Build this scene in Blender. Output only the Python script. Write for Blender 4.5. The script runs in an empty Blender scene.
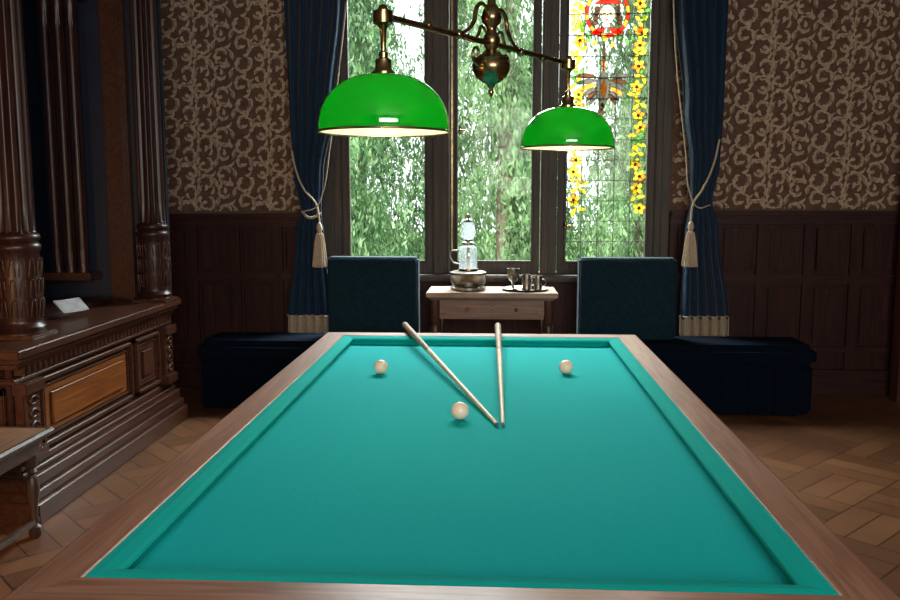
import bpy, bmesh, math, random
import numpy as np
from mathutils import Vector, Matrix
random.seed(7); np.random.seed(7)
D=bpy.data; C=bpy.context; S=C.scene
S.view_settings.view_transform='Standard'
pi=math.pi
# ------------------------------------------------------------------ materials
def _m(name):
    m=D.materials.new(name); m.use_nodes=True
    nt=m.node_tree; b=nt.nodes['Principled BSDF']
    return m,nt,b
def ramp(nt,stops):
    r=nt.nodes.new('ShaderNodeValToRGB'); e=r.color_ramp.elements
    e[0].position,e[0].color=stops[0][0],(*stops[0][1],1)
    e[1].position,e[1].color=stops[-1][0],(*stops[-1][1],1)
    for p,c in stops[1:-1]:
        x=e.new(p); x.color=(*c,1)
    return r
def coords(nt,scale=(1,1,1),rot=(0,0,0)):
    t=nt.nodes.new('ShaderNodeTexCoord'); mp=nt.nodes.new('ShaderNodeMapping')
    mp.inputs['Scale'].default_value=scale; mp.inputs['Rotation'].default_value=rot
    nt.links.new(t.outputs['Object'],mp.inputs['Vector']); return mp
def noise_mat(name,c1,c2,scale=(1,1,1),nscale=8,detail=4,rough=.5,metal=0,bump=0.0,bd=.002,dist=0,spec=.5,sheen=0,lo=.35,hi=.65,coat=0):
    m,nt,b=_m(name); mp=coords(nt,scale)
    n=nt.nodes.new('ShaderNodeTexNoise'); n.inputs['Scale'].default_value=nscale
    n.inputs['Detail'].default_value=detail; n.inputs['Distortion'].default_value=dist
    nt.links.new(mp.outputs[0],n.inputs['Vector'])
    r=ramp(nt,[(lo,c1),(hi,c2)]); nt.links.new(n.outputs['Fac'],r.inputs[0])
    nt.links.new(r.outputs[0],b.inputs['Base Color'])
    b.inputs['Roughness'].default_value=rough; b.inputs['Metallic'].default_value=metal
    b.inputs['Specular IOR Level'].default_value=spec
    b.inputs['Coat Weight'].default_value=coat
    if sheen: b.inputs['Sheen Weight'].default_value=sheen
    if bump:
        bp=nt.nodes.new('ShaderNodeBump'); bp.inputs['Strength'].default_value=bump; bp.inputs['Distance'].default_value=bd
        nt.links.new(n.outputs['Fac'],bp.inputs['Height']); nt.links.new(bp.outputs[0],b.inputs['Normal'])
    return m
def wood(name,c1,c2,axis='z',rough=.35,spec=.5,coat=0):
    sc={'x':(1,14,14),'y':(14,1,14),'z':(14,14,1)}[axis]
    return noise_mat(name,c1,c2,sc,3.0,6,rough,0,.25,.0015,1.2,spec,0,.3,.7,coat)
dw1,dw2=(.015,.0045,.0038),(.046,.014,.011)
W_dark=wood('dark_oak',dw1,dw2,'z',.36,.4)
W_darkx=wood('dark_oak_x',dw1,dw2,'x',.38,.4)
W_darky=wood('dark_oak_y',dw1,dw2,'y',.36,.4)
W_wain=wood('wainscot_oak',(.016,.0048,.0042),(.046,.013,.010),'z',.55,.2)
W_wainx=wood('wainscot_oak_x',(.016,.0048,.0042),(.046,.013,.010),'x',.5,.22)
W_mid=wood('carved_oak',(.028,.009,.0048),(.082,.029,.015),'y',.33,.42)
W_panel=wood('amber_panel',(.11,.032,.008),(.24,.078,.02),'y',.28)
W_railx=wood('rail_oak_x',(.17,.075,.047),(.32,.160,.108),'x',.36,.4)
W_raily=wood('rail_oak_y',(.17,.075,.047),(.32,.160,.108),'y',.36,.4)
W_frame=wood('window_oak',(.03,.022,.018),(.075,.057,.045),'z',.5,.3)
W_desk=wood('desk_walnut',(.09,.05,.03),(.21,.13,.09),'x',.4)
W_deskd=wood('desk_dark',(.03,.015,.01),(.07,.035,.022),'z',.4)
W_stool=wood('stool_top_oak',(.15,.08,.05),(.30,.17,.11),'y',.38,.3)
BRASS=noise_mat('aged_brass',(.20,.14,.07),(.42,.32,.17),(1,1,1),30,3,.25,1)
PEWTER=noise_mat('pewter',(.18,.17,.15),(.35,.33,.3),(1,1,1),30,3,.35,1)
NAVY=noise_mat('navy_upholstery',(.0010,.0038,.010),(.0022,.0062,.0145),(1,1,1),60,3,.95,0,.1,.001,0,.06,.0)
NAVYL=noise_mat('blue_velvet',(.0025,.016,.028),(.005,.024,.038),(1,1,1),40,3,.85,0,.1,.001,0,.12,.08)
CURT=noise_mat('blue_curtain_cloth',(.003,.017,.045),(.006,.032,.075),(20,20,2),6,3,.8,0,.1,.001,0,.2,.1)
CREAM=noise_mat('cream_cord',(.36,.28,.19),(.52,.43,.32),(1,1,1),120,2,.8,0,.3,.001)
IVORY=noise_mat('ivory',(.82,.64,.49),(.87,.72,.59),(1,1,1),15,2,.22,0)
PLASTER=noise_mat('ceiling_plaster',(.30,.26,.21),(.36,.32,.27),(1,1,1),5,3,.9)
INDIGO=noise_mat('alcove_indigo',(.003,.007,.020),(.006,.012,.032),(1,1,1),5,3,.5,0)
LEAD=noise_mat('lead_came',(.03,.03,.03),(.06,.06,.06),(1,1,1),30,2,.5,0)
CUEW=noise_mat('cue_maple',(.55,.38,.24),(.68,.50,.34),(3,3,3),5,3,.3)
CUEB=noise_mat('cue_butt',(.24,.15,.10),(.40,.27,.19),(3,3,3),5,3,.3)
PAPERC=noise_mat('card_paper',(.22,.22,.24),(.3,.3,.32),(1,1,1),20,2,.6)
BLACK=noise_mat('black_rubber',(.01,.01,.01),(.02,.02,.02),(1,1,1),20,2,.6)
TIPB=noise_mat('cue_tip',(.03,.08,.14),(.05,.1,.18),(1,1,1),20,2,.8)
def cloth_mat(name,c1,c2):
    m=noise_mat(name,c1,c2,(1,1,1),500,2,.9,0,.12,.0006,0,.08,0)
    return m
CLOTH=cloth_mat('billiard_cloth',(.000,.32,.325),(.000,.375,.38))
CUSH=cloth_mat('cushion_cloth',(.000,.31,.285),(.000,.365,.335))
def glassmat(name,col,gl=.06,trl=0.0,tcol=None):
    m=D.materials.new(name); m.use_nodes=True; nt=m.node_tree; nt.nodes.clear()
    o=nt.nodes.new('ShaderNodeOutputMaterial'); t=nt.nodes.new('ShaderNodeBsdfTransparent')
    n=nt.nodes.new('ShaderNodeTexNoise'); n.inputs['Scale'].default_value=6
    mp=coords(nt); nt.links.new(mp.outputs[0],n.inputs['Vector'])
    c2=tuple(min(1,x*1.15) for x in col)
    r=ramp(nt,[(.3,tuple(x*.8 for x in col) if trl else col),(.7,c2 if trl else col)]); nt.links.new(n.outputs['Fac'],r.inputs[0]); nt.links.new(r.outputs[0],t.inputs[0])
    g=nt.nodes.new('ShaderNodeBsdfGlossy'); g.inputs['Roughness'].default_value=.02
    mx=nt.nodes.new('ShaderNodeMixShader'); mx.inputs[0].default_value=gl
    last=t
    if trl:
        tr=nt.nodes.new('ShaderNodeBsdfTranslucent'); nt.links.new(r.outputs[0],tr.inputs[0])
        m2=nt.nodes.new('ShaderNodeMixShader'); m2.inputs[0].default_value=trl
        nt.links.new(t.outputs[0],m2.inputs[1]); nt.links.new(tr.outputs[0],m2.inputs[2]); last=m2
    nt.links.new(last.outputs[0],mx.inputs[1]); nt.links.new(g.outputs[0],mx.inputs[2]); nt.links.new(mx.outputs[0],o.inputs[0])
    return m
GLASS=glassmat('window_glass',(.97,.99,.97),.006)
CLEAR=glassmat('clear_glass',(.80,.85,.86),.12,.25)
SG={k:glassmat('stained_'+k,c,.004,.22) for k,c in dict(yellow=(.95,.62,.04),orange=(.90,.27,.03),red=(.60,.02,.01),blue=(.05,.12,.45),green=(.12,.30,.06),brown=(.09,.035,.015),grey=(.10,.085,.07),skin=(.95,.62,.45),white=(.8,.8,.75),pale=(.7,.8,.7)).items()}
def shade_mat(name,col,tr,mix,rough=.12,gl=0):
    m,nt,b=_m(name); n=nt.nodes.new('ShaderNodeTexNoise'); n.inputs['Scale'].default_value=4
    mp=coords(nt); nt.links.new(mp.outputs[0],n.inputs['Vector'])
    r=ramp(nt,[(.3,tuple(x*.9 for x in col)),(.7,col)]); nt.links.new(n.outputs['Fac'],r.inputs[0]); nt.links.new(r.outputs[0],b.inputs['Base Color'])
    b.inputs['Roughness'].default_value=rough
    t=nt.nodes.new('ShaderNodeBsdfTranslucent'); t.inputs[0].default_value=(*tr,1)
    mx=nt.nodes.new('ShaderNodeMixShader'); mx.inputs[0].default_value=mix
    o=nt.nodes['Material Output']
    nt.links.new(b.outputs[0],mx.inputs[1]); nt.links.new(t.outputs[0],mx.inputs[2]); last=mx
    if gl:
        g=nt.nodes.new('ShaderNodeBsdfGlossy'); g.inputs['Roughness'].default_value=.05
        m3=nt.nodes.new('ShaderNodeMixShader'); m3.inputs[0].default_value=gl; nt.links.new(mx.outputs[0],m3.inputs[1]); nt.links.new(g.outputs[0],m3.inputs[2]); last=m3
    nt.links.new(last.outputs[0],o.inputs[0]); return m
SH_G=shade_mat('green_shade_glass',(.0,.25,.014),(.002,.50,.016),.40,.10,.08)
SH_W=shade_mat('opal_shade_lining',(.85,.80,.68),(.9,.88,.78),.4,.4)
def emis(name,col,s):
    m,nt,b=_m(name); b.inputs['Base Color'].default_value=(*col,1); b.inputs['Emission Color'].default_value=(*col,1); b.inputs['Emission Strength'].default_value=s; return m
BULB=emis('bulb_glass',(1,.85,.6),3)
def floor_mat():
    m,nt,b=_m('parquet'); mp=coords(nt,(1,1,1),(0,0,pi/4)); L=nt.links.new
    br=[]
    for rz in (0,pi/2):
        m2=nt.nodes.new('ShaderNodeMapping'); m2.inputs['Rotation'].default_value=(0,0,rz); L(mp.outputs[0],m2.inputs[0])
        k=nt.nodes.new('ShaderNodeTexBrick'); k.offset=0; k.inputs['Scale'].default_value=1
        k.inputs['Brick Width'].default_value=.42; k.inputs['Row Height'].default_value=.14; k.inputs['Mortar Size'].default_value=.004
        k.inputs['Color1'].default_value=(.105,.044,.021,1); k.inputs['Color2'].default_value=(.175,.078,.036,1); k.inputs['Mortar'].default_value=(.028,.012,.007,1)
        L(m2.outputs[0],k.inputs['Vector']); br.append(k)
    ch=nt.nodes.new('ShaderNodeTexChecker'); ch.inputs['Scale'].default_value=1/.42; L(mp.outputs[0],ch.inputs['Vector'])
    mx=nt.nodes.new('ShaderNodeMixRGB'); L(ch.outputs['Fac'],mx.inputs[0]); L(br[0].outputs[0],mx.inputs[1]); L(br[1].outputs[0],mx.inputs[2])
    n=nt.nodes.new('ShaderNodeTexNoise'); n.inputs['Scale'].default_value=3; n.inputs['Detail'].default_value=6; L(mp.outputs[0],n.inputs['Vector'])
    mm=nt.nodes.new('ShaderNodeMixRGB'); mm.blend_type='MULTIPLY'; mm.inputs[0].default_value=.6
    r=ramp(nt,[(.3,(.55,.5,.5)),(.7,(1,1,1))]); L(n.outputs['Fac'],r.inputs[0]); L(mx.outputs[0],mm.inputs[1]); L(r.outputs[0],mm.inputs[2])
    L(mm.outputs[0],b.inputs['Base Color']); b.inputs['Roughness'].default_value=.4; b.inputs['Specular IOR Level'].default_value=.35; return m
FLOOR=floor_mat()
WP_BG=noise_mat('wallpaper_ground',(.095,.052,.036),(.135,.080,.056),(1,1,1),20,3,.85,spec=.2)
WP_FG=noise_mat('wallpaper_leaf',(.36,.265,.185),(.49,.375,.27),(1,1,1),25,3,.8,spec=.2)
WP_FG2=noise_mat('wallpaper_flower',(.24,.16,.11),(.34,.235,.16),(1,1,1),25,3,.8,spec=.2)
# ------------------------------------------------------------------ builders
def group(name,loc=(0,0,0)):
    e=D.objects.new(name,None); e.location=loc; e.empty_display_size=.1; S.collection.objects.link(e); return e
def link(ob,parent=None):
    S.collection.objects.link(ob)
    if parent:
        ob.parent=parent; ob.matrix_parent_inverse=Matrix.Translation(-Vector(parent.location))
    return ob
def mesh(name,v,f,mats,parent=None,smooth=False,mi=None,uvs=None):
    me=D.meshes.new(name); me.from_pydata([tuple(x) for x in v],[],f); 
    for m in (mats if isinstance(mats,(list,tuple)) else [mats]): me.materials.append(m)
    if mi is not None: me.polygons.foreach_set('material_index',mi)
    if smooth: me.polygons.foreach_set('use_smooth',[True]*len(me.polygons))
    me.update(); return link(D.objects.new(name,me),parent)
def fixn(ob):
    bm=bmesh.new(); bm.from_mesh(ob.data); bmesh.ops.recalc_face_normals(bm,faces=bm.faces); bm.to_mesh(ob.data); bm.free(); return ob
def boxes(name,lst,mat,parent=None,bev=.004,seg=2):
    bm=bmesh.new()
    for (x0,x1,y0,y1,z0,z1) in lst:
        r=bmesh.ops.create_cube(bm,size=1)
        for v in r['verts']:
            v.co=Vector(((x0+x1)/2+v.co.x*(x1-x0),(y0+y1)/2+v.co.y*(y1-y0),(z0+z1)/2+v.co.z*(z1-z0)))
    if bev: bmesh.ops.bevel(bm,geom=bm.edges[:],offset=bev,segments=seg,affect='EDGES',clamp_overlap=True)
    me=D.meshes.new(name); bm.to_mesh(me); bm.free(); me.materials.append(mat)
    return link(D.objects.new(name,me),parent)
def box(name,x0,x1,y0,y1,z0,z1,mat,parent=None,bev=.004,seg=2): return boxes(name,[(x0,x1,y0,y1,z0,z1)],mat,parent,bev,seg)
def lathe(name,prof,c,mat,parent=None,n=40,flute=None,smooth=True):
    v=[];f=[]
    for (r,z) in prof:
        for i in range(n):
            a=2*pi*i/n; rr=r
            if flute and flute[2]<=z<=flute[3]: rr=r-flute[1]*abs(math.sin(a*flute[0]/2))
            v.append((c[0]+rr*math.cos(a),c[1]+rr*math.sin(a),c[2]+z))
    m=len(prof)
    for j in range(m-1):
        for i in range(n):
            f.append((j*n+i,j*n+(i+1)%n,(j+1)*n+(i+1)%n,(j+1)*n+i))
    if prof[0][0]>1e-5: f.append(tuple(range(n))[::-1])
    if prof[-1][0]>1e-5: f.append(tuple((m-1)*n+i for i in range(n)))
    o=mesh(name,v,f,mat,parent,smooth); fixn(o)
    if smooth:
        try:
            o.data.set_sharp_from_angle(angle=math.radians(50))
        except Exception: pass
    return o
def openlathe(name,prof,c,mat,parent=None,n=64):
    v=[];f=[]
    for (r,z) in prof:
        for i in range(n):
            a=2*pi*i/n; v.append((c[0]+r*math.cos(a),c[1]+r*math.sin(a),c[2]+z))
    for j in range(len(prof)-1):
        for i in range(n): f.append((j*n+i,(j+1)*n+i,(j+1)*n+(i+1)%n,j*n+(i+1)%n))
    return mesh(name,v,f,mat,parent,True)
def tube(name,pts,r,mat,parent=None,smooth=True,res=4,cyc=False):
    cu=D.curves.new(name,'CURVE'); cu.dimensions='3D'; cu.bevel_depth=r if not isinstance(r,(list,tuple)) else 1; cu.bevel_resolution=res; cu.use_fill_caps=True
    sp=cu.splines.new('BEZIER' if smooth else 'POLY')
    P=sp.bezier_points if smooth else sp.points; P.add(len(pts)-1)
    for i,p in enumerate(pts):
        if smooth: P[i].co=p; P[i].handle_left_type=P[i].handle_right_type='AUTO'
        else: P[i].co=(*p,1)
        if isinstance(r,(list,tuple)): P[i].radius=r[i]
    sp.use_cyclic_u=cyc
    cu.materials.append(mat); o=D.objects.new(name,cu); link(o,parent); return o
def sphere(name,c,r,mat,parent=None,sc=(1,1,1),u=32,vv=20):
    bm=bmesh.new(); bmesh.ops.create_uvsphere(bm,u_segments=u,v_segments=vv,radius=r)
    for v in bm.verts: v.co=Vector((v.co.x*sc[0]+c[0],v.co.y*sc[1]+c[1],v.co.z*sc[2]+c[2]))
    for f in bm.faces: f.smooth=True
    me=D.meshes.new(name); bm.to_mesh(me); bm.free(); me.materials.append(mat); return link(D.objects.new(name,me),parent)
def rect_sweep(name,prof,x0,x1,y0,y1,mats,parent,close=True):
    v=[];f=[];mi=[]
    for d,z in prof: v+=[(x0+d,y0+d,z),(x1-d,y0+d,z),(x1-d,y1-d,z),(x0+d,y1-d,z)]
    n=len(prof)
    for j in range(n if close else n-1):
        k=(j+1)%n
        for i in range(4):
            f.append((j*4+i,j*4+(i+1)%4,k*4+(i+1)%4,k*4+i)); mi.append(i%2 if len(mats)>1 else 0)
    return fixn(mesh(name,v,f,mats,parent,False,mi))
# ------------------------------------------------------------------ room shell
XL,XR,YB,YF,ZC=-3.05,3.06,6.6,-2.6,3.6
box('floor',XL-.2,XR+.2,YF-.2,YB+.3,-.1,0,FLOOR,bev=0)
box('ceiling',XL-.2,XR+.2,YF-.2,YB+.3,ZC,ZC+.12,PLASTER,bev=0)
wb=group('wall_back',(0,YB,0))
WX0,WX1,WZ0,WZ1=-1.353,1.327,.92,3.3
boxes('masonry',[(XL-.2,WX0,YB,YB+.3,0,ZC),(WX1,XR+.2,YB,YB+.3,0,ZC),(WX0,WX1,YB,YB+.3,0,WZ0),(WX0,WX1,YB,YB+.3,WZ1,ZC)],WP_BG,wb,bev=0)
box('wall_left',XL-.2,XL,YF-.2,YB,0,ZC,WP_BG,bev=0)
box('wall_right',XR,XR+.2,YF-.2,YB,0,ZC,WP_BG,bev=0)
box('wall_front',XL,XR,YF-.2,YF,0,ZC,WP_BG,bev=0)
def wallpaper(xa,xb,za,zb,sd):
    V=[];F=[];MI=[]; R=random.Random(sd); q=.64
    def poly(pts,mi,layer):
        s=len(V)
        for x,z in pts: V.append((x,YB-.0015-.0004*layer,z))
        F.append(tuple(range(s,s+len(pts)))); MI.append(mi)
    def leaf(x,z,a,L,W,bend,mi,layer):
        L*=q; W*=q
        N=5; up=[];dn=[]
        for i in range(N+1):
            t=i/N; w=W*math.sin(pi*min(1,t**.7))*(1+.3*math.sin(t*16)); aa=a+bend*t
            cx=x+L*t*math.cos(a+bend*t*.5); cz=z+L*t*math.sin(a+bend*t*.5)
            up.append((cx-w*math.sin(aa),cz+w*math.cos(aa))); dn.append((cx+w*math.sin(aa),cz-w*math.cos(aa)))
        for i in range(N): poly([dn[i],dn[i+1],up[i+1],up[i]],mi,layer)
    tw,th=.225*q,.235*q
    nx=int((xb-xa)/tw)+3; nz=int((zb-za)/th)+3
    for i in range(-1,nx):
        for j in range(-1,nz):
            cx=xa+i*tw+tw/2+R.uniform(-.008,.008); cz=za+j*th+(th/2 if i%2 else 0)+R.uniform(-.008,.008)
            m=1 if (i+j)%2 else -1; ph=(.6,2.6,4.2,5.5)[(i+2*j)%4]
            pts=[]
            for k in range(19):
                t=k/18; a=t*pi*1.5; r=.12*q*(1-t*.70)
                pts.append((cx+m*r*math.cos(a+ph)*.95,cz+r*1.1*math.sin(a+ph)))
            for k in range(18):
                x1,z1=pts[k];x2,z2=pts[k+1]; dx,dz=x2-x1,z2-z1; l=math.hypot(dx,dz)+1e-6; w=.0035; nx_,nz_=-dz/l*w,dx/l*w
                poly([(x1-nx_,z1-nz_),(x2-nx_,z2-nz_),(x2+nx_,z2+nz_),(x1+nx_,z1+nz_)],0,0)
                if k%3==0 and k<17:
                    a=math.atan2(dz,dx)
                    leaf(x1,z1,a-m*.7,.095*(1-.35*k/18),.020,m*1.9,0,1)
                    leaf(x1,z1,a+m*.6,.06*(1-.3*k/18),.013,-m*1.5,k%2,1.5)
            leaf(cx-.02*q,cz-.015*q,ph,.08,.022,1.9*m,0,2)
            leaf(cx+tw/2,cz-.05*q,pi/2+.5*m,.14,.020,-m*1.9,0,3)
            leaf(cx+tw/2,cz+.05*q,-pi/2+.7*m,.12,.016,-m*2.0,1,4)
            leaf(cx+.02*q,cz+th/2-.03*q,.3*m,.11,.018,1.9,0,3)
    keep=[k for k,f in enumerate(F) if all(xa<=V[i][0]<=xb and za<=V[i][2]<=zb for i in f)]
    o=mesh('wallpaper_pattern',V,[F[k] for k in keep],[WP_FG,WP_FG2],wb,False,[MI[k] for k in keep])
    bm=bmesh.new(); bm.from_mesh(o.data); bmesh.ops.delete(bm,geom=[v for v in bm.verts if not v.link_faces],context='VERTS'); bm.to_mesh(o.data); bm.free()
wallpaper(XL+.01,WX0-.01,1.40,ZC-.1,1); wallpaper(WX1+.01,XR-.01,1.42,ZC-.1,2)
wn=group('trim_1',(0,YB-.03,0))
def wains(xa,xb,zt,par,ycount=None):
    L=[(xa,xb,YB-.02,YB-.002,0,zt)]
    boxes('backing',L,W_wain,par,bev=0)
    R=[(xa,xb,YB-.05,YB-.018,zt-.09,zt-.02),(xa,xb,YB-.085,YB-.018,zt-.022,zt+.012),(xa,xb,YB-.065,YB-.018,zt-.04,zt-.02),(xa,xb,YB-.045,YB-.018,.86,.93),(xa,xb,YB-.06,YB-.018,0,.2),(xa,xb,YB-.045,YB-.018,.33,.38)]
    boxes('rails',R,W_wainx,par,.005)
    n=max(1,round((xb-xa)/.36)); w=(xb-xa)/n; st=[];pn=[]
    for i in range(n+1):
        x=xa+i*w; a=max(xa,x-.035); b=min(xb,x+.035); st.append((a,b,YB-.047,YB-.018,.2,zt-.09))
    for i in range(n):
        x=xa+i*w
        for z0,z1 in ((.93,zt-.09),(.38,.86)):
            pn.append((x+.06,x+w-.06,YB-.036,YB-.018,z0+.025,z1-.025))
    boxes('stiles',st,W_wain,par,.002); boxes('raised_panels',pn,W_wain,par,.012,2)
wains(XL,WX0,1.375,wn); wains(WX1,XR,1.40,wn); 
boxes('under_window_panelling',[(WX0,WX1,YB-.02,YB-.002,0,.86)]+[(WX0+.1+i*.42,WX0+.44+i*.42,YB-.035,YB-.018,.3,.8) for i in range(6)],W_wain,wn,.004)
t2=group('trim_2',(XR-.04,5.6,0))
boxes('door_casing',[(XR-.06,XR,6.42,6.60-.09,0,ZC),(XR-.09,XR,6.3,6.42,0,ZC),(XR-.05,XR,3.5,6.3,0,.2),(XR-.05,XR,3.5,6.3,1.33,1.42)],wood('casing_mahogany',(.05,.012,.01),(.11,.03,.022),'z',.4),t2,.006)
# ------------------------------------------------------------------ window
wi=group('window_1',(0,YB+.05,.9))
panes=[(-1.135,-.541),(-.296,.282),(.539,1.155)]
y0,y1=YB-.01,YB+.12
boxes('posts',[(WX0,-1.19,y0,y1,WZ0,WZ1),(-.475,-.36,y0-.03,y1,WZ0,WZ1),(.35,.47,y0-.03,y1,WZ0,WZ1),(1.21,WX1,y0,y1,WZ0,WZ1)],W_frame,wi,.008,3)
boxes('post_mouldings',[(-1.27,-1.25,y0-.015,y0+.02,WZ0,WZ1),(-.425,-.41,y0-.045,y0,WZ0,WZ1),(.403,.417,y0-.045,y0,WZ0,WZ1),(1.26,1.28,y0-.015,y0+.02,WZ0,WZ1)],W_frame,wi,.004,2)
cs=[]
for a,b in panes:
    cs+=[(a-.06,a,YB+.02,YB+.08,WZ0,WZ1),(b,b+.06,YB+.02,YB+.08,WZ0,WZ1),(a,b,YB+.02,YB+.08,WZ0,WZ0+.1),(a,b,YB+.02,YB+.08,WZ1-.1,WZ1)]
boxes('casements',cs,W_frame,wi,.006,2)
cs=[]
for a,b in panes:
    cs+=[(a-.012,a+.006,YB+.005,YB+.03,WZ0+.09,WZ1-.09),(b-.006,b+.012,YB+.005,YB+.03,WZ0+.09,WZ1-.09),(a,b,YB+.005,YB+.03,WZ0+.085,WZ0+.105)]
boxes('casement_beads',cs,W_frame,wi,.003,1)
boxes('sill',[(WX0-.03,WX1+.03,YB-.12,YB+.15,WZ0-.05,WZ0)],W_frame,wi,.012,3)
boxes('glass',[(a,b,YB+.052,YB+.056,WZ0+.1,WZ1-.1) for a,b in panes],GLASS,wi,0)
for x,z in ((-.57+.03,2.02),(-.27,2.02),(.57-.03,1.3)):
    g=lathe('handle_rose',[(0,-.03),(.012,-.03),(.016,-.01),(.016,.01),(.012,.03),(0,.03)],(x,YB-.01,z),BRASS,wi,16)
    tube('handle_lever',[(x,YB-.02,z),(x,YB-.05,z),(x+.05,YB-.05,z-.01),(x+.07,YB-.05,z-.04)],.006,BRASS,wi)
boxes('espagnolette',[(-.33-.01,-.33+.004,YB-.02,YB-.01,1.1,3.1)],BRASS,wi,.002)
a,b=panes[2]; gy0,gy1=YB+.040,YB+.050
G=[]
nv=5
for i in range(1,nv): x=a+(b-a)*i/nv; G.append((x-.0025,x+.0025,gy0,gy1,WZ0+.1,WZ1-.1))
z=WZ0+.1
while z<WZ1-.1: G.append((a,b,gy0,gy1,z-.0025,z+.0025)); z+=.155
boxes('lead_grid',G,LEAD,wi,0)
class SGB:
    def __init__(s): s.V=[];s.F=[];s.M=[]
    def raw(s,pts,mi,l):
        n=len(s.V); s.V+=[(x,YB+.038-.0006*l,z) for x,z in pts]; s.F.append(tuple(range(n,n+len(pts)))); s.M.append(mi)
    def poly(s,pts,k,l=0,lead=True,w=.0045):
        s.raw(pts,list(SG).index(k),l)
        if lead:
            N=len(pts)
            for i in range(N):
                (x1,z1),(x2,z2)=pts[i],pts[(i+1)%N]; dx,dz=x2-x1,z2-z1; L=math.hypot(dx,dz)
                if L<1e-6: continue
                ex,ez=dx/L*w*.3,dz/L*w*.3; ax,az=-dz/L*w/2,dx/L*w/2
                s.raw([(x1-ex-ax,z1-ez-az),(x2+ex-ax,z2+ez-az),(x2+ex+ax,z2+ez+az),(x1-ex+ax,z1-ez+az)],len(SG),l+.3)
    def ell(s,x,z,rx,rz,k,l=0,rot=0,n=20,lead=True):
        P=[]
        for i in range(n):
            t=2*pi*i/n; ex,ez=rx*math.cos(t),rz*math.sin(t); P.append((x+ex*math.cos(rot)-ez*math.sin(rot),z+ex*math.sin(rot)+ez*math.cos(rot)))
        s.poly(P,k,l,lead)
    def leaf(s,x,z,a,L,W,k,l=0,lead=True,bend=0):
        up=[];dn=[]
        for i in range(9):
            t=i/8; w=W*math.sin(pi*t); aa=a+bend*t; am=a+bend*t*.5; cx=x+L*t*math.cos(am);cz=z+L*t*math.sin(am)
            up.append((cx-w*math.sin(aa),cz+w*math.cos(aa)));dn.append((cx+w*math.sin(aa),cz-w*math.cos(aa)))
        s.poly(dn+up[::-1][1:-1],k,l,lead,.0026)
g=SGB(); rnd=random.Random(5)
for gx in (a+.07,b-.075):
    z=1.43
    while z<3.15:
        a0=rnd.uniform(0,2*pi); xx=gx+rnd.uniform(-.03,.03)
        if rnd.random()<.4:
            for p in range(5): g.leaf(xx,z,a0+p*2*pi/5,.056,.017,rnd.choice(['yellow','yellow','orange']),1)
            g.ell(xx,z,.011,.011,'brown',2,n=10); z+=.09
        else:
            for p in range(3): g.leaf(xx,z,a0+p*2.1,rnd.uniform(.05,.085),.016,rnd.choice(['yellow','yellow','yellow','green']),1,True,rnd.uniform(-1,1))
            z+=.062
for s_ in (-1,1):
    for q in range(6):
        xx=.84+s_*(.04+.042*q); zz=2.68+.004*q*q; g.leaf(xx,zz,rnd.uniform(0,6),.055,.016,rnd.choice(['yellow','green','orange']),1)
cx,cz=.83,2.885
NR=20
for i in range(NR):
    t0,t1=2*pi*i/NR,2*pi*(i+1)/NR; P=[]
    for r_,t_ in ((.140,t0),(.168,t0),(.168,(t0+t1)/2),(.168,t1),(.140,t1),(.140,(t0+t1)/2)): P.append((cx+r_*math.cos(t_),cz+r_*1.08*math.sin(t_)))
    g.poly(P,['orange','red'][i%2],0)
FP=[(cx+.058*math.cos(t)*(1-.12*(math.sin(t)<-.3)),cz-.012+.072*math.sin(t)) for t in [2*pi*i/24 for i in range(24)]]
g.poly(FP,'skin',1)
g.poly([(cx-.02,cz-.080),(cx+.02,cz-.080),(cx+.026,cz-.105),(cx-.026,cz-.105)],'skin',1)
for s_ in (-1,1):
    for k_ in range(4): g.ell(cx+s_*(.078+.004*k_),cz+.03-.034*k_,.020,.019,'brown',1,n=12)
    g.leaf(cx+s_*.01,cz-.112,(-.35 if s_>0 else pi+.35),.12,.022,'red',1)
    g.ell(cx+s_*.022,cz-.002,.010,.006,'brown',2,n=8,lead=False); g.leaf(cx+s_*.022-.015,cz+.016,0,.030,.0035,'brown',2,False)
g.ell(cx,cz-.052,.015,.007,'red',2,n=10,lead=False); g.leaf(cx+.002,cz-.002,-pi/2,.034,.005,'orange',2,False)
g.leaf(cx-.105,cz+.062,.42,.22,.022,'red',3,True,-.84)
g.leaf(cx-.085,cz+.095,.45,.18,.026,'blue',3,True,-.9)
g.leaf(cx+.05,cz+.10,1.2,.07,.014,'yellow',3,True,-1.4)
bx,bz=.81,2.33
g.leaf(bx,bz+.34,-pi/2,.20,.010,'brown',1)
for s_ in (-1,1): g.leaf(bx+s_*.01,bz+.13,pi/2+s_*.3,.08,.009,'orange',1)
for k_ in range(6):
    g.leaf(bx-.040,bz+.08-.024*k_,pi-.30+.20*k_,.185-.016*k_,.019,['brown','grey','orange','grey','brown','grey'][k_],1,True,.5)
    g.leaf(bx+.040,bz+.08-.024*k_,.30-.20*k_,.170-.014*k_,.019,['grey','brown','grey','orange','grey','brown'][k_],1,True,-.5)
g.leaf(bx,bz+.15,-pi/2,.30,.056,'grey',2); g.leaf(bx+.004,bz+.07,-pi/2,.15,.024,'orange',2.8)
g.leaf(bx,bz-.10,-pi/2-.15,.07,.018,'brown',2); g.ell(bx-.014,bz-.175,.024,.027,'brown',2,n=12); g.leaf(bx-.02,bz-.197,-pi/2-.2,.035,.008,'yellow',2)
mesh('stained_glass',g.V,g.F,list(SG.values())+[LEAD],wi,False,g.M)
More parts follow.
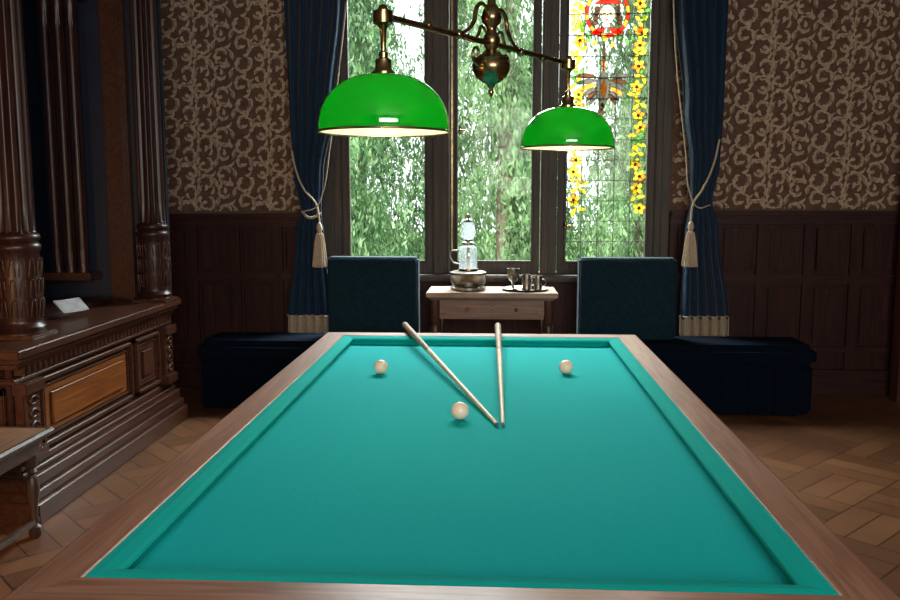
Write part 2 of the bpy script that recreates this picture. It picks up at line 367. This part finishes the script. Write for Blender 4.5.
# ------------------------------------------------------------------ curtains
def sm(t): return t*t*(3-2*t)
def curtain(name,keys,Y,folds,par_loc):
    e=group(name,par_loc); nu,nz=110,90; v=[];f=[]
    zt,zb=keys[0][0],keys[-1][0]
    for j in range(nz+1):
        z=zt+(zb-zt)*j/nz
        for k in range(len(keys)-1):
            if keys[k][0]>=z>=keys[k+1][0]-1e-9: break
        t=(keys[k][0]-z)/(keys[k][0]-keys[k+1][0]); t=sm(max(0,min(1,t)))
        xl,xr,am=[keys[k][q]+(keys[k+1][q]-keys[k][q])*t for q in (1,2,3)]
        for i in range(nu+1):
            u=i/nu; ph=2*pi*folds*u
            v.append((xl+(xr-xl)*(u+.015*math.sin(ph*1.0+z)),Y+am*math.sin(ph+.5*math.sin(z*1.3))+.3*am*math.sin(ph*.37+2),z))
    for j in range(nz):
        for i in range(nu): p=j*(nu+1)+i; f.append((p,p+1,p+nu+2,p+nu+1))
    o=mesh('cloth',v,f,CURT,e,True); md=o.modifiers.new('s','SOLIDIFY'); md.thickness=.006
    hem=v[-(nu+1):]; fv=[];ff=[]
    for i in range(nu):
        x,y,z=hem[i]; x2,y2,_=hem[i+1]
        n=len(fv); L=.11+.012*((i*7)%3)
        fv+=[(x,y-.008,z+.02),(x*.25+x2*.75,y*.25+y2*.75-.008,z+.02),(x*.35+x2*.65,y2-.012,z-L),(x,y-.012,z-L)]; ff.append((n,n+1,n+2,n+3))
    o=mesh('fringe',fv,ff,CREAM,e); md=o.modifiers.new('s','SOLIDIFY'); md.thickness=.004
    tube('fringe_braid',[(h[0],h[1]-.012,h[2]+.02) for h in hem[::4]],.008,CREAM,e)
    return e
def cx_(px): return (px-495)/135.6
def cz_(py): return 1.53+(195-py)/135.2
YC=6.40
cl=curtain('curtain',[(3.3,cx_(280),cx_(352),.05),(cz_(0),cx_(283),cx_(344),.045),(cz_(110),cx_(285),cx_(332),.04),(cz_(175),cx_(288),cx_(320),.032),(cz_(212),cx_(295),cx_(317),.022),(cz_(240),cx_(289),cx_(320),.03),(cz_(322),cx_(279),cx_(327),.035)],YC,5.5,(-1.3,YC,.6))
cr=curtain('curtain',[(3.3,cx_(660),cx_(724),.05),(cz_(0),cx_(667),cx_(721),.045),(cz_(110),cx_(680),cx_(720),.04),(cz_(165),cx_(688),cx_(718),.032),(cz_(200),cx_(690),cx_(712),.022),(cz_(235),cx_(685),cx_(720),.03),(cz_(320),cx_(683),cx_(733),.035)],YC,5.5,(1.5,YC,.6))
def rope(pxs,par,r=.008,Y=6.32): tube('tie_cord',[((px-495)/137.3,Y+dy,1.53+(195-py)/136.9) for px,py,dy in pxs],r,CREAM,par)
def tassel(px,py,par,Y=6.31):
    x,z=(px-495)/137.3,1.53+(195-py)/136.9
    lathe('tassel',[(0,.03),(.012,.02),(.02,0),(.024,-.02),(.018,-.04),(.016,-.05),(.028,-.06),(.040,-.12),(.060,-.30),(.056,-.31),(0,-.31)],(x,Y,z),CREAM,par,36,(18,.006,-.32,-.055))
rope([(286,150,.05),(291,170,.02),(300,190,0),(311,203,0),(315,222,0)],cl,.008); rope([(345,5,.04),(338,60,.03),(326,150,.02),(318,195,0),(312,207,0),(296,212,.02)],cl,.005); tassel(315,226,cl); rope([(296,212,.04),(305,218,-.01),(317,214,.02)],cl,.011)
rope([(718,140,.05),(712,165,.02),(701,190,0),(693,203,0),(691,220,0)],cr,.008); rope([(668,5,.04),(672,60,.03),(684,150,.02),(690,195,0),(697,207,0),(711,205,.04)],cr,.005); tassel(691,224,cr)
rd=group('curtain_rod',(0,6.42,3.34)); tube('rod',[(-1.8,6.42,3.34),(1.8,6.42,3.34)],.018,BRASS,rd,False)
for s_ in (-1,1):
    sphere('finial',(s_*1.82,6.42,3.34),.035,BRASS,rd); box('bracket',s_*1.74-.012,s_*1.74+.012,6.42,6.6,3.33,3.35,BRASS,rd,.002)
# ------------------------------------------------------------------ billiard table
bt=group('billiard_table',(-.075,2.93,.4))
TX0,TX1,TY0,TY1=-.785,.635,1.514,4.342; ZT=.80; ZS=.765
rect_sweep('rail_wood',[(0,.70),(0,ZT),(-.004,ZT+.004),(-.098,ZT+.004),(-.108,ZT-.002),(-.112,ZT-.012),(-.112,ZT-.05),(-.10,ZT-.06),(-.10,ZT-.09),(-.085,ZT-.10)],TX0,TX1,TY0,TY1,[W_railx,W_raily],bt)
rect_sweep('cushions',[(0.0006,ZS),(0.0006,ZT+.002),(.02,ZT+.0035),(.045,ZT-.001),(.055,ZT-.005),(.057,ZT-.010),(.048,ZT-.022),(.045,ZS)],TX0,TX1,TY0,TY1,[CUSH],bt)
box('slate_bed',TX0,TX1,TY0,TY1,.72,ZS,CLOTH,bt,0)
box('apron',TX0-.07,TX1+.07,TY0-.07,TY1+.07,.50,.70,W_darky,bt,.01)
rect_sweep('apron_moulding',[(-.075,.5),(-.095,.505),(-.10,.52),(-.085,.54),(-.07,.55),(-.06,.5)],TX0,TX1,TY0,TY1,[W_darkx,W_darky],bt)
for lx in (TX0+.1,TX1-.1):
    for ly in (TY0+.12,(TY0+TY1)/2,TY1-.12):
        lathe('leg',[(.05,0),(.07,.01),(.07,.06),(.045,.08),(.06,.13),(.09,.22),(.10,.30),(.085,.36),(.055,.39),(.085,.41),(.09,.43),(.09,.5),(0,.5)],(lx,ly,0),W_dark,bt,32,(12,.012,.12,.37))
def ball(x,y): sphere('billiard_ball',(x,y,ZS+.0307),.0305,IVORY,None,(1,1,1),48,32)
ball(-.116,2.845);ball(-.487,3.577);ball(.309,3.619)
def cue(p0,p1):
    e=group('cue_stick',p0); P0,P1=Vector(p0),Vector(p1)
    def seg(n,t0,t1,r0,r1,mt):
        a_,b_=P0.lerp(P1,t0),P0.lerp(P1,t1); d=(b_-a_); q=d.to_track_quat('Z','Y').to_matrix(); N=20; v=[];f=[]
        for pp,r in ((a_,r0),(b_,r1)):
            for i in range(N): v.append(pp+q@Vector((r*math.cos(2*pi*i/N),r*math.sin(2*pi*i/N),0)))
        f=[(i,(i+1)%N,N+(i+1)%N,N+i) for i in range(N)]+[tuple(range(N))[::-1],tuple(range(N,2*N))]
        mesh(n,v,f,mt,e)
    seg('tip',0,.006,.0062,.0064,TIPB); seg('ferrule',.006,.018,.0066,.0067,IVORY); seg('shaft',.018,.62,.0068,.0125,CUEW); seg('butt',.62,.985,.0128,.0175,CUEB); seg('inlay',.60,.63,.0130,.0134,IVORY); seg('bumper',.985,1,.018,.014,BLACK)
cue((.012,2.756,ZS+.0072),(-.49,4.56,.831)); cue((.030,2.756,ZS+.0072),(.018,4.56,.831))
# ------------------------------------------------------------------ pendant lamp
pl=group('billiard_pendant_lamp',(-.02,3.18,2.08))
A=Vector((-.341,2.63,2.065)); B=Vector((.306,3.73,2.085)); H=Vector((-.018,3.18,2.075))
d=(B-A).normalized()
tube('bar',[tuple(A-d*.02),tuple(B+d*.02)],.0105,BRASS,pl,False)
lathe('hub_bowl',[(0,-.19),(.006,-.185),(.011,-.172),(.006,-.16),(.014,-.15),(.018,-.142),(.03,-.138),(.055,-.12),(.068,-.095),(.070,-.075),(.062,-.06),(.066,-.055),(.060,-.048),(.035,-.035),(.02,-.02),(.028,-.005),(.032,.012),(.026,.03),(.016,.045),(.02,.06),(.034,.075),(.038,.095),(.030,.12),(.016,.14),(.012,.17),(.018,.18),(.012,.19),(.010,.20),(.010,ZC-2.075),(0,ZC-2.075)],tuple(H),BRASS,pl,40)
lathe('ceiling_rose',[(.012,-.06),(.05,-.05),(.08,-.02),(.09,0),(0,0)],(H.x,H.y,ZC),BRASS,pl,40)
for s_ in (-1,1):
    dd=d*s_
    def P_(u,z): p=H+dd*u; return (p.x,p.y,2.075+z)
    tube('scroll_arm',[P_(.02,.10),P_(.06,.13),P_(.10,.11),P_(.12,.06),P_(.17,.02),P_(.26,.0)],[.004,.007,.008,.008,.006,.003],BRASS,pl)
    tube('lower_scroll',[P_(.05,-.07),P_(.09,-.085),P_(.125,-.06),P_(.115,-.03),P_(.09,-.035),P_(.09,-.055)],[.007,.007,.006,.005,.005,.004],BRASS,pl)
    tube('leaf_scroll',[P_(.03,.03),P_(.07,.05),P_(.09,.02),P_(.13,-.01),P_(.16,.01)],[.004,.006,.006,.005,.003],BRASS,pl)
    sphere('arm_knuckle',P_(.22,.0),.017,BRASS,pl); sphere('arm_knuckle',P_(.40,.0),.014,BRASS,pl)
for i,(Q,rimz) in enumerate(((A,1.727),(B,1.737))):
    q=(Q.x,Q.y,0)
    lathe('socket_block',[(0,Q.z+.035),(.012,Q.z+.03),(.016,Q.z+.018),(.03,Q.z+.014),(.03,Q.z-.022),(.018,Q.z-.028),(.010,Q.z-.04),(.008,rimz+.235),(.014,rimz+.23),(.014,rimz+.215),(.024,rimz+.21),(.026,rimz+.18),(.036,rimz+.172),(.036,rimz+.160),(0,rimz+.158)],q,BRASS,pl,32)
    R=.2; pr=[]
    for k in range(25):
        t=k/24; ang=t*pi/2
        pr.append((.030+(R-.030)*math.sin(ang)**.93, .165*math.cos(ang)**.95 if k<24 else 0))
    openlathe('glass_shade',pr+[(R+.002,-.006)],(Q.x,Q.y,rimz),SH_G,pl,72)
    openlathe('shade_lining',[(max(.01,r-.004),z-.004) for r,z in pr],(Q.x,Q.y,rimz),SH_W,pl,72)
    tube('shade_rim',[(Q.x+R*math.cos(2*pi*k/24),Q.y+R*math.sin(2*pi*k/24),rimz-.006) for k in range(24)],.0035,BRASS,pl,True,3,True)
    sphere('bulb',(Q.x,Q.y,rimz+.075),.028,BULB,pl,(1,1,1.3))
    lathe('bulb_holder',[(.016,.10),(.018,.165),(0,.165)],(Q.x,Q.y,rimz),BRASS,pl,20)
    ld=D.lights.new('lamp_glow','POINT'); ld.energy=5; ld.color=(1,.84,.58); ld.shadow_soft_size=.04
    lo=D.objects.new('lamp_glow',ld); lo.location=(Q.x,Q.y,rimz+.02); link(lo,pl)
# ------------------------------------------------------------------ upholstered benches
def bench(x0,x1,bx0,bx1):
    e=group('upholstered_bench',((x0+x1)/2,6.05,0))
    box('base',x0+.02,x1-.02,5.88,6.29,.02,.36,NAVY,e,.02,3)
    box('seat_cushion',x0,x1,5.85,6.30,.34,.50,NAVY,e,.045,5)
    n=int((x1-x0)/.18)
    boxes('skirt_pleats',[(x0+.03+i*.18,x0+.03+i*.18+.165,5.868,5.885,.012,.345) for i in range(n)],NAVY,e,.006)
    box('back_cushion',bx0,bx1,6.06,6.22,.49,1.085,NAVYL,e,.018,4)
    tube('back_piping',[(bx0+.012,6.062,.52),(bx0+.012,6.062,1.073),(bx1-.012,6.062,1.073),(bx1-.012,6.062,.52)],.005,NAVYL,e,False)
bench(-2.12,-.49,-1.21,-.55); bench(.47,2.22,.60,1.29)
# ------------------------------------------------------------------ desk and things
dk=group('side_table',(0,6.05,0))
dx0,dx1,dy0,dy1,dz=-.475,.435,5.82,6.25,.86
DTOP=noise_mat('desk_top_worn',(.20,.135,.09),(.33,.24,.17),(2,8,8),4,4,.4)
box('top',dx0,dx1,dy0,dy1,dz-.035,dz,DTOP,dk,.006,3)
box('top_moulding',dx0+.02,dx1-.02,dy0+.02,dy1-.02,dz-.055,dz-.034,W_deskd,dk,.005)
box('apron',dx0+.06,dx1-.06,dy0+.05,dy1-.05,dz-.19,dz-.05,W_desk,dk,.004)
boxes('drawer_fronts',[(dx0+.13,-.03,dy0+.04,dy0+.055,dz-.175,dz-.07),(-.01,dx1-.13,dy0+.04,dy0+.055,dz-.175,dz-.07)],W_desk,dk,.005)
for x in (-.19,.15): sphere('knob',(x,dy0+.03,dz-.12),.012,BRASS,dk)
for x in (dx0+.06,dx1-.06):
    for y in (dy0+.06,dy1-.06):
        lathe('leg',[(.016,0),(.022,.01),(.018,.05),(.022,.3),(.03,.55),(.034,.62),(.022,.635),(.034,.65),(.034,.82),(0,.82)],(x,y,0),W_deskd,dk,24)
boxes('stretcher',[(dx0+.06,dx1-.06,6.02,6.05,.16,.19)],W_deskd,dk,.004)
ol=group('glass_oil_lamp',(-.19,6.03,dz)); c=(-.19,6.03,dz+.001)
lathe('metal_base',[(.12,0),(.128,.006),(.128,.022),(.115,.03),(.11,.04),(.125,.05),(.125,.10),(.13,.105),(.13,.125),(.11,.132),(.06,.135),(0,.135)],c,PEWTER,ol,40)
lathe('glass_cylinder',[(.062,.135),(.066,.14),(.066,.29),(.058,.305),(.03,.32),(0,.322)],c,CLEAR,ol,36)
lathe('inner_wick_tube',[(.012,.137),(.012,.30),(0,.30)],c,IVORY,ol,20)
lathe('glass_foot_ring',[(.066,.136),(.074,.14),(.072,.15),(.066,.152)],c,BRASS,ol,30)
lathe('collar',[(.035,.315),(.045,.32),(.045,.335),(.03,.345),(.03,.36),(0,.36)],c,PEWTER,ol,30)
openlathe('chimney',[(.03,.355),(.05,.38),(.056,.41),(.045,.45),(.034,.48)],c,CLEAR,ol,36)
lathe('burner_cap',[(0,.54),(.010,.535),(.016,.52),(.010,.505),(.03,.495),(.036,.48),(.0,.475)],c,PEWTER,ol,30)
tube('handle',[(-.255,6.03,dz+.18),(-.30,6.03,dz+.20),(-.31,6.03,dz+.27),(-.26,6.03,dz+.28)],.006,PEWTER,ol)
tr=group('serving_tray',(.215,6.02,dz)); c=(.215,6.02,dz+.001)
lathe('tray',[(.15,0),(.165,.012),(.168,.014),(.162,.012),(.148,.004),(0,.004)],c,PEWTER,tr,48)
def goblet(x,y,s=1):
    e=group('pewter_goblet',(x,y,dz)); lathe('cup',[(.028*s,0),(.03*s,.006),(.012*s,.014),(.008*s,.03),(.010*s,.05),(.028*s,.07),(.038*s,.10),(.040*s,.15),(.036*s,.15),(.033*s,.10),(.0,.08)],(x,y,dz+.0055),PEWTER,e,30)
goblet(.13,6.0,1.1)
def mug(x,y,r=.03,h=.09):
    e=group('pewter_mug',(x,y,dz)); lathe('body',[(r,0),(r*1.05,.006),(r*.9,.02),(r,.05),(r*.9,h),(r*.82,h),(r*.85,.02),(0,.015)],(x,y,dz+.0055),PEWTER,e,28)
    tube('handle',[(x+r*.9,y,dz+h*.85),(x+r*1.8,y,dz+h*.75),(x+r*1.7,y,dz+h*.4),(x+r*.95,y,dz+h*.25)],.004,PEWTER,e)
mug(.225,6.0,.034,.11); mug(.305,5.98,.028,.10); mug(.26,6.09,.028,.09)
# ------------------------------------------------------------------ carved columned cabinet (left)
cb=group('carved_wooden_cabinet',(-2.6,4.7,0))
cy0,cy1=3.76,5.64; cxf=-2.24; xb=XL+.01
box('carcass',xb,cxf,cy0,cy1,.02,.76,W_darky,cb,.004)
boxes('plinth_steps',[(xb,cxf+.13,cy0-.06,cy1,0,.10),(xb,cxf+.105,cy0-.05,cy1,.10,.15),(xb,cxf+.08,cy0-.04,cy1,.15,.21),(xb,cxf+.05,cy0-.03,cy1,.21,.235),(xb,cxf+.03,cy0-.02,cy1,.235,.27)],W_mid,cb,.008,3)
boxes('top_mouldings',[(xb,cxf+.04,cy0-.04,cy1,.66,.685),(xb,cxf+.06,cy0-.06,cy1,.735,.765),(xb,cxf+.09,cy0-.08,cy1,.765,.79),(xb,cxf+.11,cy0-.11,cy1,.79,.835)],W_mid,cb,.008,3)
boxes('dentils',[(cxf+.0,cxf+.045,cy0+.02+i*.05,cy0+.045+i*.05,.69,.733) for i in range(37)]+[(-3.0+i*.05,-2.975+i*.05,cy0-.035,cy0,.69,.733) for i in range(15)],W_mid,cb,.003,1)
for yy in (cy0+.08,cy1-.1):
    boxes('pilaster',[(cxf,cxf+.05,yy-.07,yy+.07,.27,.66),(cxf,cxf+.075,yy-.085,yy+.085,.60,.66),(cxf,cxf+.075,yy-.085,yy+.085,.27,.33)],W_mid,cb,.006)
    for k in range(4):
        zc=.37+k*.063
        tube('carved_scroll',[(cxf+.055,yy+.045*math.cos(t)*(1-t/9),zc+.028*math.sin(t)*(1-t/9)) for t in [q*.6 for q in range(12)]],.007,W_mid,cb)
def fpanel(ya,yb,za,zb,amber=True):
    boxes('panel_frame',[(cxf,cxf+.035,ya,yb,za,za+.03),(cxf,cxf+.035,ya,yb,zb-.03,zb),(cxf,cxf+.035,ya,ya+.03,za,zb),(cxf,cxf+.035,yb-.03,yb,za,zb)],W_mid,cb,.008,3)
    boxes('panel_inner_frame',[(cxf,cxf+.022,ya+.045,yb-.045,za+.045,za+.058),(cxf,cxf+.022,ya+.045,yb-.045,zb-.058,zb-.045),(cxf,cxf+.022,ya+.045,ya+.058,za+.045,zb-.045),(cxf,cxf+.022,yb-.058,yb-.045,za+.045,zb-.045)],W_mid,cb,.004)
    box('panel_field',cxf,cxf+.014,ya+.06,yb-.06,za+.06,zb-.06,W_panel if amber else W_mid,cb,.006)
    yc,zc=(ya+yb)/2,(za+zb)/2; hy=(yb-ya)/2-.11; hz=(zb-za)/2-.09
    box('raised_field',cxf+.01,cxf+.028,yc-hy,yc+hy,zc-hz,zc+hz,W_panel if amber else W_mid,cb,.01,3)
fpanel(cy0+.19,cy0+1.25,.29,.645); fpanel(cy0+1.30,cy1-.2,.29,.645,False)
boxes('end_panel_frame',[(-2.95,-2.27,cy0-.025,cy0,.30,.34),(-2.95,-2.27,cy0-.025,cy0,.60,.64),(-2.95,-2.90,cy0-.025,cy0,.30,.64),(-2.32,-2.27,cy0-.025,cy0,.30,.64)],W_mid,cb,.006)
ZT2=.836
def column(x,y,s=1.0):
    P=[(.115,0),(.115,.025),(.105,.03),(.112,.05),(.10,.065),(.096,.075)]
    P+=[(.096,.085),(.102,.16),(.104,.26),(.101,.36),(.096,.415)]
    P+=[(.104,.425),(.110,.445),(.102,.46),(.092,.465),(.104,.48),(.108,.49),(.100,.505),(.088,.51)]
    P+=[(.088-.006*k/14,.52+k*(ZC-.35-ZT2-.52)/14) for k in range(15)]
    zt=ZC-.35-ZT2
    P+=[(.10,zt+.01),(.10,zt+.03),(.092,zt+.04),(.11,zt+.10),(.14,zt+.16),(.14,zt+.18),(0,zt+.18)]
    P=[(r*s,z) for r,z in P]
    lathe('column',P,(x,y,ZT2),W_dark,cb,96,(16,.013*s,.512,zt))
    box('column_plinth',x-.12*s,x+.12*s,y-.12*s,y+.12*s,ZT2-.01,ZT2+.02,W_mid,cb,.006)
    for i in range(14):
        an=2*pi*i/14; ca,sa=math.cos(an),math.sin(an)
        for zz in (.10,.20,.30):
            tube('column_carving',[(x+s*(rr*ca-o_*sa),y+s*(rr*sa+o_*ca),ZT2+zz+z) for rr,o_,z in ((.100,-.015,0),(.106,-.012,.05),(.106,0,.085),(.106,.012,.05),(.100,.015,0))],.004,W_mid,cb,True,2)
column(-2.34,4.05); column(-2.24,5.47,.95)
boxes('pilasters',[(-2.58,-2.42,5.56,5.63,ZT2,ZC-.2),(-2.56,-2.44,5.54,5.57,ZT2+.1,ZC-.3),(-2.95,-2.80,4.0,4.12,ZT2,ZC-.2)],W_mid,cb,.01)
boxes('entablature',[(xb,-2.08,3.78,5.68,ZC-.17,ZC-.02),(xb,-2.14,3.84,5.66,ZC-.2,ZC-.16)],W_darky,cb,.01)
boxes('alcove_back',[(xb,xb+.03,3.8,5.6,ZT2,ZC-.18)],INDIGO,cb,0)
boxes('alcove_panels',[(xb+.03,xb+.05,3.9+i*.43,4.28+i*.43,1.0,2.0) for i in range(4)]+[(xb+.03,xb+.05,3.9+i*.43,4.28+i*.43,2.1,3.2) for i in range(4)],INDIGO,cb,.012)
boxes('alcove_end',[(xb,-2.20,5.62,5.66,ZT2,ZC-.18)],INDIGO,cb,0)
for k in range(3):
    x_,y_=-2.90+k*.085,5.50
    lathe('fluted_colonette',[(.036,0),(.036,.02),(.03,.04)]+[(.034,.06+i*.1) for i in range(17)]+[(.042,1.72),(.042,1.76),(0,1.76)],(x_,y_,1.02),W_dark,cb,32,(8,.006,.05,1.7))
box('colonette_shelf',-3.0,-2.66,5.44,5.62,.97,1.02,W_mid,cb,.008)
box('colonette_cap',-3.0,-2.66,5.44,5.62,2.78,2.84,W_mid,cb,.008)
boxes('inner_step',[(-2.98,-2.5,4.2,5.4,ZT2-.01,ZT2+.03)],W_darky,cb,.01)
sg=group('information_card',(-2.42,4.72,ZT2))
v=[(-2.42,4.62,ZT2+.033),(-2.36,4.80,ZT2+.033),(-2.43,4.82,ZT2+.10),(-2.49,4.64,ZT2+.10)]
o=mesh('card',v,[(0,1,2,3)],PAPERC,sg); o.modifiers.new('s','SOLIDIFY').thickness=.006
boxes('card_prop',[(-2.47,-2.45,4.70,4.72,ZT2+.031,ZT2+.08)],W_dark,sg,.001)
# ------------------------------------------------------------------ low table left foreground
st=group('low_side_table',(-2.3,3.42,0))
box('top',-2.62,-1.99,3.16,3.63,.46,.49,W_stool,st,.008,3)
rect_sweep('top_edge',[(0,.455),(0,.492),(-.012,.492),(-.02,.48),(-.012,.465),(-.004,.455)],-2.61,-2.0,3.17,3.62,[W_deskd],st)
box('apron',-2.58,-2.03,3.20,3.60,.38,.46,W_deskd,st,.006)
for x in (-2.55,-2.06):
    for y in (3.23,3.57):
        lathe('turned_leg',[(.018,0),(.028,.015),(.028,.05),(.014,.06),(.022,.08),(.014,.10),(.018,.14),(.03,.22),(.026,.27),(.014,.29),(.024,.305),(.014,.32),(.026,.33),(.028,.40),(0,.40)],(x,y,0),W_deskd,st,24)
boxes('stretchers',[(-2.075,-2.045,3.23,3.57,.06,.085),(-2.565,-2.535,3.23,3.57,.06,.085)],W_deskd,st,.004)
# ------------------------------------------------------------------ outside garden
LAWN=noise_mat('lawn_grass',(.10,.22,.05),(.25,.4,.12),(1,1,1),4,6,.9)
box('garden_lawn',-30,30,YB+.6,60,-1.2,-1.02,LAWN,bev=0)
def leafm(name,c):
    m,nt,b=_m(name); n=nt.nodes.new('ShaderNodeTexNoise'); n.inputs['Scale'].default_value=1.2; n.inputs['Detail'].default_value=4
    mp=coords(nt); nt.links.new(mp.outputs[0],n.inputs['Vector'])
    r=ramp(nt,[(.38,tuple(x*.4 for x in c)),(.62,c)]); nt.links.new(n.outputs['Fac'],r.inputs[0]); nt.links.new(r.outputs[0],b.inputs['Base Color'])
    b.inputs['Roughness'].default_value=.7; b.inputs['Specular IOR Level'].default_value=.2
    t=nt.nodes.new('ShaderNodeBsdfTranslucent'); nt.links.new(r.outputs[0],t.inputs[0]); mx=nt.nodes.new('ShaderNodeMixShader'); mx.inputs[0].default_value=.45
    o=nt.nodes['Material Output']; nt.links.new(b.outputs[0],mx.inputs[1]); nt.links.new(t.outputs[0],mx.inputs[2]); nt.links.new(mx.outputs[0],o.inputs[0]); return m
LF=[leafm('leaf_pale',(.45,.62,.37)),leafm('leaf_mid',(.26,.44,.21)),leafm('leaf_deep',(.12,.26,.13))]
BARK=noise_mat('bark',(.08,.06,.045),(.2,.16,.12),(8,8,1),5,5,.9)
def tree(x,y,h,rad,nb,lm,seed,dens=1):
    R=np.random.RandomState(seed); e=group('garden_tree',(x,y,-1))
    tube('trunk',[(x,y,-1),(x+R.uniform(-.1,.1),y,h*.4),(x+R.uniform(-.15,.15),y,h*.8)],[.16,.11,.03],BARK,e)
    V=[];
    for b_ in range(nb):
        z0=-0.4+(h+.3)*(b_/nb)**1.0; rr=rad*(1-.75*(z0+1)/(h+1))*R.uniform(.6,1.1); an=R.uniform(0,2*pi)
        n=int((170*rr/rad+45)*dens)
        ns=14; sx=R.normal(0,1,(ns,2)); idx=R.randint(0,ns,n); ts=R.uniform(.15,1,ns)[idx]; droop=-.75*ts**2*rr+.2*ts*rr
        cx=x+math.cos(an)*ts*rr+sx[idx,0]*.14+R.normal(0,1,n)*.035; cy=y+math.sin(an)*ts*rr+sx[idx,1]*.14+R.normal(0,1,n)*.035
        cz=z0+droop-np.abs(R.normal(0,1,n))*.40
        V.append(np.stack([cx,cy,cz],1))
    Cn=np.concatenate(V); Cn=Cn[Cn[:,2]>-.85]; n=len(Cn)
    a1=R.normal(0,1,(n,3)); a1[:,2]-=2.4; a1/=np.linalg.norm(a1,axis=1)[:,None]
    a2=np.cross(a1,R.normal(0,1,(n,3))); a2/=np.linalg.norm(a2,axis=1)[:,None]
    L=R.uniform(.035,.085,n)[:,None]; W=L*.34
    q=np.stack([Cn-a1*L,Cn+a2*W,Cn+a1*L,Cn-a2*W],1).reshape(-1,3)
    f=np.arange(4*n).reshape(n,4).tolist()
    mesh('foliage',q.tolist(),f,lm,e,False,R.randint(0,len(lm),n).tolist())
tree(-2.6,14.0,9,2.1,210,[LF[1],LF[2],LF[0]],1)
tree(-.9,17.0,10,1.5,180,[LF[0],LF[1]],2)
tree(.15,13.0,8,1.0,130,[LF[0],LF[1]],3,.8)
tree(2.6,15.5,9,2.0,210,[LF[0],LF[1]],4)
tree(5.6,17,10,2.6,260,LF,5); tree(-6,17,10,2.8,260,LF,6)
tree(1.0,22,6,2.2,150,[LF[1],LF[2]],8); tree(-3.5,23,8,2.8,220,[LF[1],LF[2]],9); tree(4.5,25,7,2.8,200,[LF[1],LF[2]],10)
# ------------------------------------------------------------------ light
w=D.worlds.new('World'); S.world=w; w.use_nodes=True; nt=w.node_tree; bg=nt.nodes['Background']
sk=nt.nodes.new('ShaderNodeTexSky'); sk.sky_type='HOSEK_WILKIE'; sk.turbidity=8; sk.ground_albedo=.4; sk.sun_direction=Vector((-.3,-.6,.75)).normalized()
mx=nt.nodes.new('ShaderNodeMixRGB'); mx.inputs[0].default_value=.75; mx.inputs[2].default_value=(.93,.97,1,1)
nt.links.new(sk.outputs[0],mx.inputs[1]); nt.links.new(mx.outputs[0],bg.inputs[0]); bg.inputs[1].default_value=3.4
def sun(rot,e,col,ang):
    l=D.lights.new('sun','SUN'); l.energy=e; l.color=col; l.angle=ang; o=D.objects.new('sun',l); o.rotation_euler=rot; S.collection.objects.link(o)
sun((math.radians(48),0,math.radians(-20)),5.5,(1,.97,.9),.02)
def area(name,loc,tgt,sx,sy,e,col):
    l=D.lights.new(name,'AREA'); l.shape='RECTANGLE'; l.size=sx; l.size_y=sy; l.energy=e; l.color=col
    o=D.objects.new(name,l); o.location=loc; o.rotation_euler=(Vector(tgt)-Vector(loc)).to_track_quat('-Z','Y').to_euler(); S.collection.objects.link(o)
area('outside_fill_light',(0,8.6,5.0),(0,4.0,.8),5,2.5,3900,(.90,.97,1))  # added area light above the window, boosts the daylight indoors
area('rear_fill_light',(1.0,-2.3,2.3),(0,3.5,1.1),2.8,1.6,205,(1,.95,.88))  # added unseen fill behind the camera; no window is modelled there
area('rear_left_light',(-2.7,1.6,1.1),(-2.2,3.4,0),.4,.4,18,(1,.52,.2))
# ------------------------------------------------------------------ camera
cd=D.cameras.new('camera'); cd.sensor_width=36; cd.lens=34.0; cd.clip_end=200
co=D.objects.new('camera',cd); co.location=(0,0,1.53); co.rotation_euler=(math.radians(90-7.04),0,math.radians(3.03)); S.collection.objects.link(co); S.camera=co
